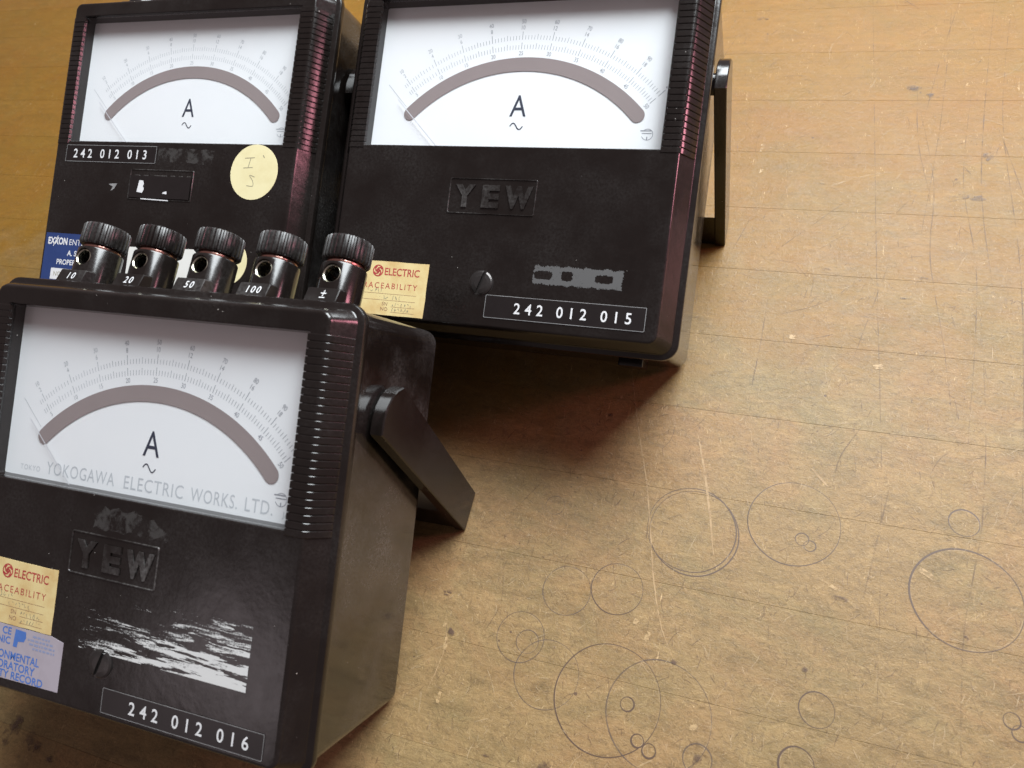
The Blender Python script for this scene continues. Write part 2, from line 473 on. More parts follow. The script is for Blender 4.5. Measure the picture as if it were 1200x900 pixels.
for k, (x, y, r, strong, wd) in enumerate(RINGS):
    mb = MB()
    n = 72
    ph, ph2 = rr.uniform(0, 6.28), rr.uniform(0, 6.28)
    a, b = [], []
    for i in range(n):
        t_ = 2 * math.pi * i / n
        w2 = wd * (0.62 + 0.38 * math.sin(t_ + ph)) * 1.0 + 0.10
        q = r * (1 + 0.008 * math.sin(2 * t_ + ph2) + 0.004 * math.sin(5 * t_ + ph))
        a.append(T(x + (q + w2 / 2) * math.cos(t_), y + (q + w2 / 2) * math.sin(t_), 0.05 + 0.002 * k))
        b.append(T(x + (q - w2 / 2) * math.cos(t_), y + (q - w2 / 2) * math.sin(t_), 0.05 + 0.002 * k))
    mb.loft([a, b])
    ro = link('ring_mark', mb.mesh('ring_mark', M['ring' if strong else 'ring_faint']), bench)
    mb = MB()
    mb.loft([[T(x + (r - 0.05 - wd * 0.3) * math.cos(i * 0.0873), y - 0.15 + (r - 0.05 - wd * 0.3) * math.sin(i * 0.0873), 0.045 - 0.001 * k / 30) for i in range(72)],
             [T(x + (r - 0.05 - wd * 0.75) * math.cos(i * 0.0873), y - 0.15 + (r - 0.05 - wd * 0.75) * math.sin(i * 0.0873), 0.045 - 0.001 * k / 30) for i in range(72)]])
    link('ring_highlight', mb.mesh('ring_highlight', M['ring_hl']), ro)  # pale inner line, a lit edge put in as colour

def smooth_path(pts, n=14, jit=0.0, r_=random):
    out = []
    m = len(pts)
    for i in range(m - 1):
        p0 = pts[max(0, i - 1)]; p1 = pts[i]; p2 = pts[i + 1]; p3 = pts[min(m - 1, i + 2)]
        for j in range(n):
            s = j / n
            q = []
            for d in (0, 1):
                q.append(0.5 * (2 * p1[d] + (p2[d] - p0[d]) * s + (2 * p0[d] - 5 * p1[d] + 4 * p2[d] - p3[d]) * s * s + (-p0[d] + 3 * p1[d] - 3 * p2[d] + p3[d]) * s ** 3) + r_.uniform(-jit, jit))
            out.append(tuple(q))
    out.append(pts[-1])
    return out
PALE = [([(-62.4, -13.8), (-52.4, -48.8), (-43.6, -76.2), (-37.1, -101.8), (-31.4, -125.7), (-24.6, -145.8), (-16.9, -158.9)], 0.75),
        ([(-22.0, -48.9), (-14.2, -75.6), (-6.7, -108.5)], 1.1), ([(32.2, -58), (40, -66)], 1.0),
        ([(-124, -200), (-121, -180), (-123, -165)], 0.5)]
DARK = [([(47.0, 295.3), (52.1, 171.8), (56.2, 73.2), (62.6, -57.6), (64, -160)], 0.45), ([(99.4, 291.8), (89.2, 241.1), (77.6, 172.3)], 0.5),
        ([(75, 200), (84, 130), (82.4, 75.4), (88.3, 21.5), (91.7, -17.0)], 0.5), ([(119.0, 290.5), (108.0, 138.9), (111.5, 50.3)], 0.6),
        ([(47.6, 54.9), (30.6, 38.7), (6.5, 27.9)], 0.5), ([(66.4, 294.0), (86.9, 270.6)], 0.7), ([(71.6, 114.4), (52.8, 85.0)], 0.5),
        ([(3.2, 38.9), (2, 5), (-0.4, -30.9)], 0.6), ([(53.2, -32.2), (44.6, -49.6), (41.8, -65.6)], 0.6),
        ([(105.4, 33.8), (105.8, -24.0), (102.8, -74.9), (95.5, -120.8), (93.3, -172.9)], 0.55), ([(66.9, -56.8), (57.2, -114.7)], 0.8),
        ([(-18.8, 73.1), (-11.8, 96.2)], 0.5), ([(0.4, 68.5), (42.7, 116.0)], 0.5), ([(117.5, 173.0), (127.9, 120.7)], 0.6),
        ([(-106.4, -106.1), (-93.5, -85.0)], 0.4), ([(-117.8, -188.1), (-123.2, -165.8)], 0.5), ([(47.7, 6.1), (63.8, 73.9)], 0.5),
        ([(95, 290), (88, 180), (78, 90)], 0.45), ([(128, 280), (120, 180), (124, 60), (119, -60)], 0.5), ([(20, 12), (40, 20), (55, 17)], 0.5),
        ([(-105, -128), (-100, -150), (-104, -165)], 0.5), ([(104, 200), (99, 130), (104, 60), (98, -40)], 0.45), ([(75, 205), (76, 160), (82, 120)], 0.5)]
mbd, mbp, mbn = MB(), MB(), MB()
rr = random.Random(11)
for path, wd in DARK:
    put_line(mbd, smooth_path(path, 12, 0.10, rr), wd, 0.12, T, True)
for path, wd in PALE:
    put_line(mbp, smooth_path(path, 12, 0.12, rr), wd, 0.125, T, True)
for i in range(520):
    x, y = rr.uniform(-140, 150), rr.uniform(-230, 300)
    if i % 5 == 0:
        x, y = rr.uniform(-600, -150), rr.uniform(-290, 400)
    a = rr.choice([rr.uniform(1.2, 2.0), rr.uniform(0, 3.14), rr.uniform(0.5, 1.0)])
    l = min(60, rr.lognormvariate(2.0, 0.7))
    cv = rr.uniform(-0.12, 0.12) * l
    p = [(x, y), (x + math.cos(a) * l / 2 - math.sin(a) * cv, y + math.sin(a) * l / 2 + math.cos(a) * cv), (x + math.cos(a) * l, y + math.sin(a) * l)]
    dk = rr.random() < 0.62
    put_line(mbd if dk else mbn, smooth_path(p, 5, 0.03, rr), rr.uniform(0.18, 0.42), 0.13 + 0.0001 * i, T, True)
# the small stuff: nicks and cuts, thickest where the bench is worked at
for i in range(6500):
    x, y = rr.uniform(-140, 150), -240 + 300 * rr.random() ** 1.25
    if i % 6 == 0:
        x, y = rr.uniform(-140, 140), rr.uniform(0, 300)
    a = rr.gauss(1.35, 0.9)
    l = min(14, rr.lognormvariate(0.75, 0.65))
    cv = rr.gauss(0, 0.06) * l
    p = [(x, y), (x + math.cos(a) * l / 2 - math.sin(a) * cv, y + math.sin(a) * l / 2 + math.cos(a) * cv), (x + math.cos(a) * l, y + math.sin(a) * l)]
    put_line(mbd if rr.random() < 0.6 else mbn, smooth_path(p, 3, 0.05, rr), rr.uniform(0.15, 0.42), 0.19 + 0.000005 * i, T, True)
o = link('dark_scratches', mbd.mesh('dark_scratches', M['scr_dark']), bench); o['kind'] = 'stuff'
o = link('pale_nicks', mbn.mesh('pale_nicks', M['nick']), bench); o['kind'] = 'stuff'
o = link('pale_scratches', mbp.mesh('pale_scratches', M['scr_pale']), bench); o['kind'] = 'stuff'
CH = [(-30.4, -152.0, 2.0, 5.5, -.35), (17.5, 15.4, 3.2, 2.6, 0), (59.3, 2.5, 4.2, 2.6, .2), (-11.2, 153.2, 1.6, 7.5, 0), (-9.7, 133.6, 2.2, 3.0, 0), (-36, -146, 1.8, 3, -.3),
      (81.2, -99.2, 6, 2.4, -.5), (-5, -183, 3.5, 2, .1), (-121, -175, 1.5, 6, .1), (-124, -166, 1.6, 4, 0), (-117, -198, 1.4, 5, 0), (45, -113, 3, 1.6, -.4)]
for k, (x, y, a, b, rot) in enumerate(CH):
    c, s = math.cos(rot), math.sin(rot)
    pts = ragged([(x + (p * c - q * s), y + (p * s + q * c)) for p, q in ((-a / 2, -b / 2), (a / 2, -b / 2), (a / 2, b / 2), (-a / 2, b / 2))], 0.35, 0.9, k)
    mb = MB(); put_poly(mb, pts, 0.24, T)
    link('chip_mark', mb.mesh('chip_mark', M['chip']), bench)
SP = [(-88.6, -215.5, 2.6, .8), (-127.2, -152.1, 2.4, 1.4), (-120.8, -169.3, 2.6, 2), (-62.5, -211.8, 3.4, 3.2), (-16.9, -158.9, 1.6, 1.2), (-331.5, -266.6, 5.0, 7.5), (-315.9, -267.8, 5.5, 5), (-302, -272, 2.2, 1.6),
      (75.0, 205.7, 6, 3), (84, 200, 5, 2), (-68.0, -44.7, 1.2, 1.2), (48, -117, 4, 1.3), (-107, -119.0, 1.1, 1.1), (41.8, -65.6, 1.5, 1.2), (96, -123, 1, 1), (36, -150, 1.2, 1.2), (80, 60, 2, .7), (70.5, 46, 3, .6), (32, 62, 2.2, .9), (-22.6, 279, 4, 1.5), (112, 150, 2.5, 4), (100, 118, 9, 2.5), (-3, -196, 3, 3)]
for k, (x, y, a, b) in enumerate(SP):
    mb = MB()
    r_ = random.Random(k + 70)
    for q in range(5):
        g = r_.uniform(0.25, 0.7)
        put_poly(mb, ragged(disc(x + r_.uniform(-a, a) * 0.7, y + r_.uniform(-b, b) * 0.7, max(0.4, b * g), 12, max(0.4, a * g)), 0.12 * min(a, b) + 0.06, 1.2, k * 7 + q), 0.26 + 0.004 * q, T)
    link('stain_spot', mb.mesh('stain_spot', M['spot']), bench)

# ------------------------------------------------------------------ meter part meshes (shared)
def case_mesh():
    mb = MB()
    r = []
    def add(ins, w, rad=6.0):
        r.append(ring(UB - ins, 1.0 + ins, L - ins, max(0.5, rad - ins), w, 8))
    add(3.2, D, 7); add(2.9, D, 7)
    for a in range(0, 91, 15):
        q = math.radians(a)
        add(2.6 * (1 - math.sin(q)), D - 2.6 * (1 - math.cos(q)), 7)
    add(0, D - 3.2, 7); add(0, 15.5, 7); add(0, 12.0, 7)
    mb.loft(r, cap0=True)
    return mb.mesh('case', M['case'], 40)

def bezel_mesh():
    mb = MB()
    r = []
    def add(u, v0, v1, rad, w):
        r.append(ring(u, v0, v1, rad, w, 8))
    # flange lip
    add(87.0, 2.0, L - 1.0, 6, 13.6); add(89.2, -0.2, L + 0.8, 7, 13.6)
    add(89.8, -0.8, L + 1.4, 7.6, 13.2); add(90.0, -1.0, L + 1.6, 7.8, 12.6); add(90.0, -1.0, L + 1.6, 7.8, 10.4)
    add(89.8, -0.8, L + 1.4, 7.6, 9.8); add(89.2, -0.2, L + 0.8, 7, 9.4); add(87.8, 1.0, L - 0.6, 6, 9.3)
    # sloping shoulder
    add(87.3, 1.4, L - 0.9, 5.6, 9.1); add(87.0, 1.7, L - 1.1, 5.5, 8.6)
    add(81.9, 4.3, 171.0, 4.5, 1.7); add(81.6, 4.6, 170.7, 4.4, 1.2)
    for a in (20, 45, 70, 90):
        q = math.radians(a)
        add(81.5 - 1.4 * (1 - math.cos(q)), 4.7 + 1.4 * (1 - math.cos(q)), 170.6 - 1.4 * (1 - math.cos(q)), 4.2 - 1.3 * (1 - math.cos(q)), 1.4 - 1.4 * math.sin(q))
    add(79.7, 6.5, 168.8, 2.6, 0.0)
    # window opening
    add(74.4, 89.0, 163.4, 1.2, 0.0); add(74.0, 89.4, 163.0, 1.0, 0.0)
    add(73.6, 89.8, 162.6, 0.9, 0.35); add(73.6, 89.9, 162.5, 0.9, 1.0); add(73.6, 90.4, 162.2, 0.9, 9.5)
    mb.loft(r)
    return mb.mesh('bezel', M['bezel'], 32)

def rib_mesh(sg):
    pl = [((73.1, 1.2), (-1, 0)), ((73.2, 0.15), (-0.4, -0.9)), ((79.4, 0.15), (0.02, -1)), ((80.3, 0.3), (0.25, -0.97)), ((81.1, 0.75), (0.5, -0.87)), ((81.8, 1.4), (0.72, -0.7)), ((82.4, 2.2), (0.83, -0.56)), ((86.6, 8.2), (0.83, -0.56)), ((87.0, 8.8), (0.7, -0.2))]
    rings = []
    for (u, w), (nu, nw) in pl:
        e = 0.5
        pts = [(0.0, -1.34), (0.7, -1.27), (1.0, -1.08), (1.0, 1.08), (0.7, 1.27), (0.0, 1.34)]
        rings.append([C(sg * (u + nu * e * k), dv, w + nw * e * k) for k, dv in pts])
    mb = MB()
    mb.loft(rings, closed=False)
    for rg in (rings[0], rings[-1]):
        mb.add(rg, [tuple(range(6))])
    me = mb.mesh('rib', M['rib'])
    bm = bmesh.new(); bm.from_mesh(me)
    bmesh.ops.remove_doubles(bm, verts=bm.verts, dist=1e-7)
    bmesh.ops.recalc_face_normals(bm, faces=bm.faces)
    bm.to_mesh(me); bm.free()
    for p in me.polygons:
        p.use_smooth = True
    me.set_sharp_from_angle(angle=math.radians(24))
    return me

# --- dial print
W_D = 7.5                      # depth of the dial behind the front face
AU, AV, AR = 2.6, 53.4, 82.0   # centre and radius of the scale arc
def pol(ang, r):
    a = math.radians(ang)
    return (AU + r * math.sin(a), AV + r * math.cos(a))
def s_ang(x):                  # 0..50 on the scale to degrees, cramped near zero
    if x >= 10:
        return -30.0 + (x - 10) * (76.0 / 40)
    return -45.5 + 15.5 * (x / 10) ** 1.5
def dial_print(strong=True):
    mb, ms = MB(), MB()
    w = W_D - 0.06
    for i in range(0, 101):
        x = i / 2
        if x < 4:
            continue
        a = s_ang(x)
        m = i % 10 == 0
        put_line(ms if x < 16 else mb, [pol(a, AR + 4.0), pol(a, AR + (7.3 if m else 6.2 if i % 5 else 6.9))], 0.26 if m else 0.2, w)
        put_line(ms if x < 16 else mb, [pol(a, AR + 8.7), pol(a, AR + (12.6 if m else 10.7 if i % 5 else 11.3))], 0.26 if m else 0.2, w)
    for k in range(1, 11):
        a = s_ang(k * 5)
        tgt = ms if k < 4 else mb
        for txt, r, h in ((str(k * 5), AR + 1.2, 2.0), (str(k * 2), AR + 13.6, 2.0), (str(k * 10), AR + 16.6, 2.0)):
            u, v = pol(a, r)
            put_text(tgt, txt, u, v, w, h, 'C', -math.radians(a), sx=0.8)
    a = s_ang(0.5)
    put_line(ms, [pol(a, AR + 1.0), pol(a, AR + 17)], 0.18, w)
    # AC sign and position sign
    u, v = 65.0, 99.0
    put_line(mb, [(u - 3.2, v + 1.7), (u + 1.6, v + 1.7)], 0.42, w)
    put_line(mb, [(u - 2.4, v + 0.5), (u + 2.0, v + 0.5)], 0.36, w)
    put_line(mb, [(u + 2.5 * math.cos(math.radians(q)), v + 2.5 * math.sin(math.radians(q))) for q in range(-160, 130, 12)], 0.26, w)
    put_line(mb, [(u, v - 1.0), (u, v - 2.6)], 0.5, w)
    return mb.mesh('scale_print', M['ink_soft' if not strong else 'ink_soft']), ms

def arc_band():
    mb = MB()
    A0, A1, n = -45.8, 46.4, 60
    out = [pol(A0 + (A1 - A0) * i / n, AR) for i in range(n + 1)]
    inn = [pol(A0 + (A1 - A0) * i / n, AR - 6.6) for i in range(n + 1)]
    def capround(a, sgn):
        cx, cy = pol(a, AR - 3.3)
        return [(cx + 3.3 * math.sin(math.radians(a + sgn * q)), cy + 3.3 * math.cos(math.radians(a + sgn * q))) for q in range(15, 180, 15)]
    mb.add([C(x, y, W_D - 0.25) for x, y in out + inn], [(i + 1, i, n + 1 + i, n + 2 + i) for i in range(n)])
    e = capround(A1, 1)
    put_poly(mb, [inn[-1], *reversed(e), out[-1]], W_D - 0.25)
    e = capround(A0, -1)
    put_poly(mb, [out[0], *reversed(e[::-1][::-1])][:1] + e[:] + [inn[0]], W_D - 0.25)
    return mb.mesh('mirror_strip', M['mirror'])

def bold_print():
    mb = MB()
    w = W_D - 0.09
    put_text(mb, 'A', AU, 107.0, w, 10.4, 'C', sx=0.82)
    put_line(mb, [(AU - 3.2 + 6.4 * i / 20, 102.3 + 1.5 * math.sin(2 * math.pi * i / 20)) for i in range(21)], 0.5, w)
    return mb.mesh('ampere_sign', M['ink'])

# --- terminals
TA = math.radians(11)
def lathe(prof, n=36):
    mb = MB()
    mb.loft([[(r * MM * math.cos(2 * math.pi * j / n), r * MM * math.sin(2 * math.pi * j / n), z * MM) for j in range(n)] for r, z in prof], cap0=True, cap1=True)
    return mb
def post_mesh():
    mb = lathe([(9.4, -3.0), (9.4, 19.6), (9.2, 20.1), (8.7, 20.4), (7.0, 20.5)], 40)
    o = link('tmp_post', mb.mesh('post', None))
    cut = lathe([(4.1, -14.0), (4.1, 14.0)], 24)
    co = link('tmp_cut', cut.mesh('cut', None))
    co.matrix_world = Matrix.Translation((0, 0, 15.0 * MM)) @ Matrix.Rotation(math.radians(90), 4, 'X')
    md = o.modifiers.new('b', 'BOOLEAN'); md.object = co; md.operation = 'DIFFERENCE'; md.solver = 'EXACT'
    bpy.context.view_layer.update()
    me = bpy.data.meshes.new_from_object(o.evaluated_get(bpy.context.evaluated_depsgraph_get()))
    me.name = 'post'
    bpy.data.objects.remove(o); bpy.data.objects.remove(co)
    me.materials.clear(); me.materials.append(M['post'])
    for p in me.polygons:
        p.use_smooth = True
    me.set_sharp_from_angle(angle=math.radians(35))
    return me
def knob_mesh():
    n = 28
    mb = MB()
    def cog(r, z, tooth):
        pts = []
        for i in range(n):
            for k, off in enumerate((0.0, 0.18, 0.5, 0.68)):
                rad = r + (tooth if k in (1, 2) else 0)
                a = 2 * math.pi * (i + off + (0.02 if k in (0, 3) else 0)) / n
                pts.append((rad * MM * math.cos(a), rad * MM * math.sin(a), z * MM))
        return pts
    mb.loft([cog(7.0, 22.2, 0), cog(8.6, 22.2, 0.5), cog(8.9, 22.8, 0.85), cog(9.0, 23.2, 0.95), cog(9.0, 31.0, 0.95), cog(8.7, 31.8, 0.8), cog(8.2, 32.2, 0.1), cog(3.0, 32.4, 0)], cap0=True, cap1=True)
    return mb.mesh('knob', M['knob'], 30)
def sleeve_mesh():
    mb = MB()
    n = 24
    def rg(r, y):
        return [(r * MM * math.cos(2 * math.pi * j / n), y * MM, (15.0 + r * math.sin(2 * math.pi * j / n)) * MM) for j in range(n)]
    mb.loft([rg(4.05, -8.35), rg(3.7, -8.5), rg(3.3, -8.1), rg(3.3, -6.0), rg(4.05, -6.0)])
    return mb.mesh('hole_sleeve', M['brass'], 35)
def washer_mesh():
    return lathe([(7.6, 20.3), (7.8, 20.7), (7.8, 21.8), (7.4, 22.3)], 32).mesh('washer', M['copper'], 40)
def tab_mesh():
    # small sloping number plate in front of each post; local to the meter at u = 0
    mb = MB()
    prof = [(15.2, L - 2.0), (15.2, L + 1.5), (17.8, L + 7.6), (22.5, L + 7.6), (26.0, L - 2.0)]
    def side(u, e):
        return [C(u, v - (e if v > L + 5 else 0), w) for w, v in prof]
    mb.loft([side(-7.2, 0.5), side(-6.7, 0), side(6.7, 0), side(7.2, 0.5)], closed=True)
    n = len(prof)
    mb.f.append(tuple(range(n))); mb.f.append(tuple(range(4 * n - 1, 3 * n - 1, -1)))
    me = mb.mesh('number_tab', M['tab'])
    bm = bmesh.new(); bm.from_mesh(me); bmesh.ops.recalc_face_normals(bm, faces=bm.faces); bm.to_mesh(me); bm.free()
    return me
def tab_print(txt):
    mb = MB()
    sl = 2.6 / 6.1
    def xf(u, v, w):     # on the sloping front of the tab
        return C(u, v, 15.2 + (v - (L + 1.5)) * sl - 0.08)
    put_text(mb, txt, 0.3, L + 3.4, 0, 4.0 if txt == '\u00b1' else 2.9, 'C', sx=0.95, spacing=1.35, bold=(-0.01 if txt == '\u00b1' else 0.006), xf=lambda u, v, w: xf(u + (v - L - 3.3) * 0.15, v, w))
    return mb.mesh('number_print', M['white_ink'])

# --- handle
TT = math.tan(0.4635)
ZW = lambda v: D + v * TT - 0.35     # where the bench is, in depth w at height v
HV = [(144.4, 30.6), (137.6, 24.3), (126.7, 22.7)]
def handle_profile():
    arc = [(144.6, 31.5), (141.8, 27.8), (137.6, 24.6), (132.2, 22.9), (126.7, 22.7)]
    return arc + [(77.2, ZW(77.2)), (95.9, ZW(95.9))] + [(146.2, 36.5)]
def prism_u(prof, u0, u1, bev):
    """profile in (v, w) extruded along u with bevelled rims"""
    cx = sum(p[0] for p in prof) / len(prof); cy = sum(p[1] for p in prof) / len(prof)
    def rg(u, e):
        out = []
        n = len(prof)
        for i, (v, w) in enumerate(prof):
            (va, wa), (vb, wb_) = prof[i - 1], prof[(i + 1) % n]
            d1 = Vector((v - va, w - wa)).normalized(); d2 = Vector((vb - v, wb_ - w)).normalized()
            nn = Vector((-(d1.y + d2.y), d1.x + d2.x))
            nn.normalize()
            if nn.dot(Vector((cx - v, cy - w))) < 0:
                nn = -nn
            out.append(C(u, v + nn.x * e, w + nn.y * e))
        return out
    mb = MB()
    mb.loft([rg(u0, bev), rg(u0 + bev, 0), rg(u1 - bev, 0), rg(u1, bev)], cap0=True, cap1=True)
    me = mb.mesh('arm', M['handle'])
    bm = bmesh.new(); bm.from_mesh(me); bmesh.ops.recalc_face_normals(bm, faces=bm.faces); bm.to_mesh(me); bm.free()
    for p in me.polygons:
        p.use_smooth = True
    me.set_sharp_from_angle(angle=math.radians(28))
    return me
def crossbar_mesh():
    d = Vector((77.2 - 126.7, ZW(77.2) - 22.7)).normalized()
    b0 = (77.2 + 0.6, ZW(77.2) + 0.0); b1 = (95.3, ZW(95.3))
    prof = [b0, b1, (b1[0] - d.x * 1.0, b1[1] - d.y * 1.0), (b0[0] - d.x * 22, b0[1] - d.y * 22)]
    prof = [(v + (0.4 if i in (0, 3) else -0.4), w) for i, (v, w) in enumerate(prof)]
    me = prism_u(prof, -93.0, 93.0, 0.3)
    return me
def boss_mesh(sg):
    mb = MB()
    n = 28
    cv, cw = 134.0, 35.0
    def rg(u, r):
        return [C(sg * u, cv + r * math.cos(2 * math.pi * j / n), cw + r * math.sin(2 * math.pi * j / n)) for j in range(n)]
    mb.loft([rg(UB - 0.5, 5.0), rg(90.1, 5.0)], cap0=True, cap1=True)
    me = mb.mesh('pivot_boss', M['handle'], 40)
    return me

# --- emboss, stickers, screw
def emboss_frame():
    mb = MB()
    u0, u1, v0, v1 = -24.0, 19.4, 57.6, 74.6
    def rg(e, w):
        return [C(x, y, w) for x, y in rrect(u0 + e, u1 - e, v0 + e, v1 - e, 0.8, 3)]
    mb.loft([rg(0, 0.05), rg(0.15, -0.35), rg(0.45, -0.35), rg(0.6, 0.05)])
    return mb.mesh('emblem_frame', M['emboss'], 30)
def emboss_letters():
    mb = MB()
    for ch, uc, wd in (('Y', -15.6, 10.0), ('E', -2.6, 8.6), ('W', 11.0, 13.4)):
        vs, fs = glyphs(ch, 1.0, 0.055)
        x0, x1 = min(x for x, y in vs), max(x for x, y in vs)
        y0, y1 = min(y for x, y in vs), max(y for x, y in vs)
        P2 = [(uc + ((x - x0) / (x1 - x0) - 0.5) * wd, 60.6 + (y - y0) / (y1 - y0) * 10.8) for x, y in vs]
        nv = len(P2)
        edges = {}
        for f in fs:
            for i in range(3):
                a, b = f[i], f[(i + 1) % 3]
                edges[(a, b)] = edges.get((a, b), 0) + 1
        side = [(a, b) for (a, b) in edges if (b, a) not in edges]
        mb.add([C(x, y, -0.55) for x, y in P2] + [C(x, y, 0.05) for x, y in P2], list(fs) + [(b, a, a + nv, b + nv) for a, b in side])
    me = mb.mesh('emblem_letters', M['emboss'])
    bm = bmesh.new(); bm.from_mesh(me); bmesh.ops.recalc_face_normals(bm, faces=bm.faces); bm.to_mesh(me); bm.free()
    return me
def screw_mesh():
    u, v, r, n = -1.8, 25.6, 5.6, 40
    mb = MB()
    s_ = 0.75
    # two domed halves with a slot between them, set in the panel
    for sg in (-1, 1):
        a0 = math.asin(s_ / r)
        angs = [a0 + (math.pi - 2 * a0) * i / 16 for i in range(17)]
        rot = math.radians(72)
        def P(x, y, w):
            return C(u + x * math.cos(rot) - y * math.sin(rot), v + x * math.sin(rot) + y * math.cos(rot), w)
        rings = []
        for k, w in ((1.0, 0.1), (1.0, -0.5), (0.86, -0.95), (0.55, -1.25)):
            rings.append([P(r * k * math.cos(a), sg * max(s_, r * k * math.sin(a)), w) for a in angs])
        mb.loft(rings, closed=True, cap1=True)
    mb.add([C(a, b, -0.06) for a, b in disc(u, v, r + 0.5, 32)], [tuple(range(32))])
    me = mb.mesh('adjust_screw', M['steel'])
    bm = bmesh.new(); bm.from_mesh(me); bmesh.ops.recalc_face_normals(bm, faces=bm.faces); bm.to_mesh(me); bm.free()
    return me

def splay(me):
    for v in me.vertices:
        w = D - v.co.z / MM
        k = min(1.0, max(0.0, (w - 30.0) / 90.0))
        v.co.x += math.copysign(2.8 * k * MM, v.co.x)
    return me
ME = dict(case=case_mesh(), bezel=bezel_mesh(), rib_r=rib_mesh(1), rib_l=rib_mesh(-1), band=arc_band(), bold=bold_print(),
          post=post_mesh(), knob=knob_mesh(), sleeve=sleeve_mesh(), washer=washer_mesh(), tab=tab_mesh(),
          arm_r=splay(prism_u(handle_profile(), 90.0, 95.8, 0.5)), arm_l=splay(prism_u(handle_profile(), -95.8, -90.0, 0.5)),
          bar=crossbar_mesh(), boss_r=boss_mesh(1), boss_l=boss_mesh(-1), frame=emboss_frame(), letters=emboss_letters(), screw=screw_mesh())
sp_, ss_ = dial_print()
ME['scale'] = sp_
ME['scale_pale'] = ss_.mesh('scale_print', M['ink_grey'])
mb = MB(); put_poly(mb, [(-75, 88.5), (75, 88.5), (75, 164), (-75, 164)], W_D); ME['dial'] = mb.mesh('dial', M['dial'])
mb = MB(); plate(mb, [(-73.3, 90.2), (73.3, 90.2), (73.3, 162.3), (-73.3, 162.3)], 2.2, 1.0); ME['glass'] = mb.mesh('window_glass', M['glass'])
mb = MB(); a = s_ang(0) - 0.4
put_line(mb, [pol(a, 33), pol(a, AR + 6)], 0.45, W_D - 1.8); ME['needle'] = mb.mesh('needle', M['needle'])
for txt in ('10', '20', '50', '100', '\u00b1'):
    ME['n' + txt] = tab_print(txt)
mb = MB(); mb.loft([[C(x, -0.4 + 1.6, y) for x, y in rrect(-6, 6, 34, 54, 1, 3)], [C(x, -3.2, y) for x, y in rrect(-6, 6, 34, 54, 1, 3)]], cap1=True); ME['foot'] = mb.mesh('foot', M['handle'])

def label_strip(root, txt, u0, u1, v0, v1, tu0, tu1, h):
    mb = MB(); plate(mb, rrect(u0, u1, v0, v1, 0.4, 2), 0, 0.22)
    s = link('number_strip', mb.mesh('number_strip', M['tape']), root)
    mb = MB()
    rg = rrect(u0, u1, v0, v1, 0.4, 2); e = 0.24
    ri = rrect(u0 + e, u1 - e, v0 + e, v1 - e, 0.3, 2)
    mb.loft([[C(a, b, -0.25) for a, b in rg], [C(a, b, -0.25) for a, b in ri]])
    link('strip_edge', mb.mesh('strip_edge', M['tape_edge']), s)
    mb = MB()
    groups = txt.split(' ')
    k = (tu1 - tu0)
    pitch = k / 10.45
    x = tu0
    for g in groups:
        for ch in g:
            put_text(mb, ch, x + pitch * 0.32, (v0 + v1) / 2 - h / 2, -0.32, h, 'C', sx=0.92, bold=0.012)
            x += pitch
        x += pitch * 0.72
    link('strip_number', mb.mesh('strip_number', M['white_ink']), s)
    return s

def scribble(mb, u, v, n, h, w, seed, wd=0.2):
    r = random.Random(seed)
    for i in range(n):
        x = u + i * h * 0.8
        pts = [(x + r.uniform(0, h * 0.6), v + r.uniform(0, h)) for _ in range(r.choice((2, 3, 4)))]
        put_line(mb, smooth_path(pts, 4), wd, w)

def trace_sticker(root, du=0.0, dv=0.0, seed=1):
    """cream calibration label: red roundel, ELECTRIC, TRACEABILITY, ruled hand-written rows"""
    mb = MB()
    plate(mb, ragged([(-75 + du, 31 + dv), (-28.6 + du, 31 + dv), (-28.5 + du, 57 + dv), (-75 + du, 57 + dv)], 0.12, 4, seed), 0, 0.14)
    s = link('traceability_sticker', mb.mesh('traceability_sticker', M['cream']), root)
    s['label'] = 'cream paper sticker with red lettering'
    w = -0.17
    mb = MB()
    # roundel: disc ring and curled strokes
    cu, cv = -55.3 + du, 52.3 + dv
    rg = disc(cu, cv, 2.9, 28)
    mb.loft([[C(a, b, w) for a, b in rg], [C(a, b, w) for a, b in disc(cu, cv, 2.3, 28)]])
    for a0 in (20, 110, 200, 290):
        put_line(mb, [(cu + r_ * math.cos(math.radians(a0 + q)), cv + r_ * math.sin(math.radians(a0 + q))) for q, r_ in ((0, 2.3), (35, 1.9), (70, 1.2), (120, 0.7), (190, 0.5))], 0.75, w)
    put_text(mb, 'ELECTRIC', -51.6 + du, 50.4 + dv, w, 3.5, width=18.6, bold=0.015)
    put_text(mb, 'TRACEABILITY', -65.4 + du, 43.8 + dv, w, 2.8, width=32.0, spacing=1.3)
    link('sticker_print', mb.mesh('sticker_print', M['red_ink']), s)
    mb = MB()
    for k, v in enumerate((41.3, 38.2, 35.2, 32.6)):
        put_line(mb, [(-66 + du, v + dv), (-33.5 + du, v + dv)] if k < 2 else [(-46 + du, v + dv), (-33.5 + du, v + dv)], 0.16, w)
    put_text(mb, 'SN', -51 + du, 35.6 + dv, w, 1.8)
    put_text(mb, 'NO', -51.5 + du, 33.0 + dv, w, 1.8)
    link('sticker_rules', mb.mesh('sticker_rules', M['brown_ink']), s)
    mb = MB()
    scribble(mb, -60 + du, 41.6 + dv, 5, 2.4, w, seed, 0.22); scribble(mb, -53 + du, 38.4 + dv, 7, 2.2, w, seed + 1, 0.22)
    scribble(mb, -46 + du, 35.4 + dv, 7, 2.1, w, seed + 2, 0.22); scribble(mb, -45.5 + du, 32.7 + dv, 7, 2.0, w, seed + 3, 0.22)
    link('sticker_writing', mb.mesh('sticker_writing', M['pencil']), s)
    return s

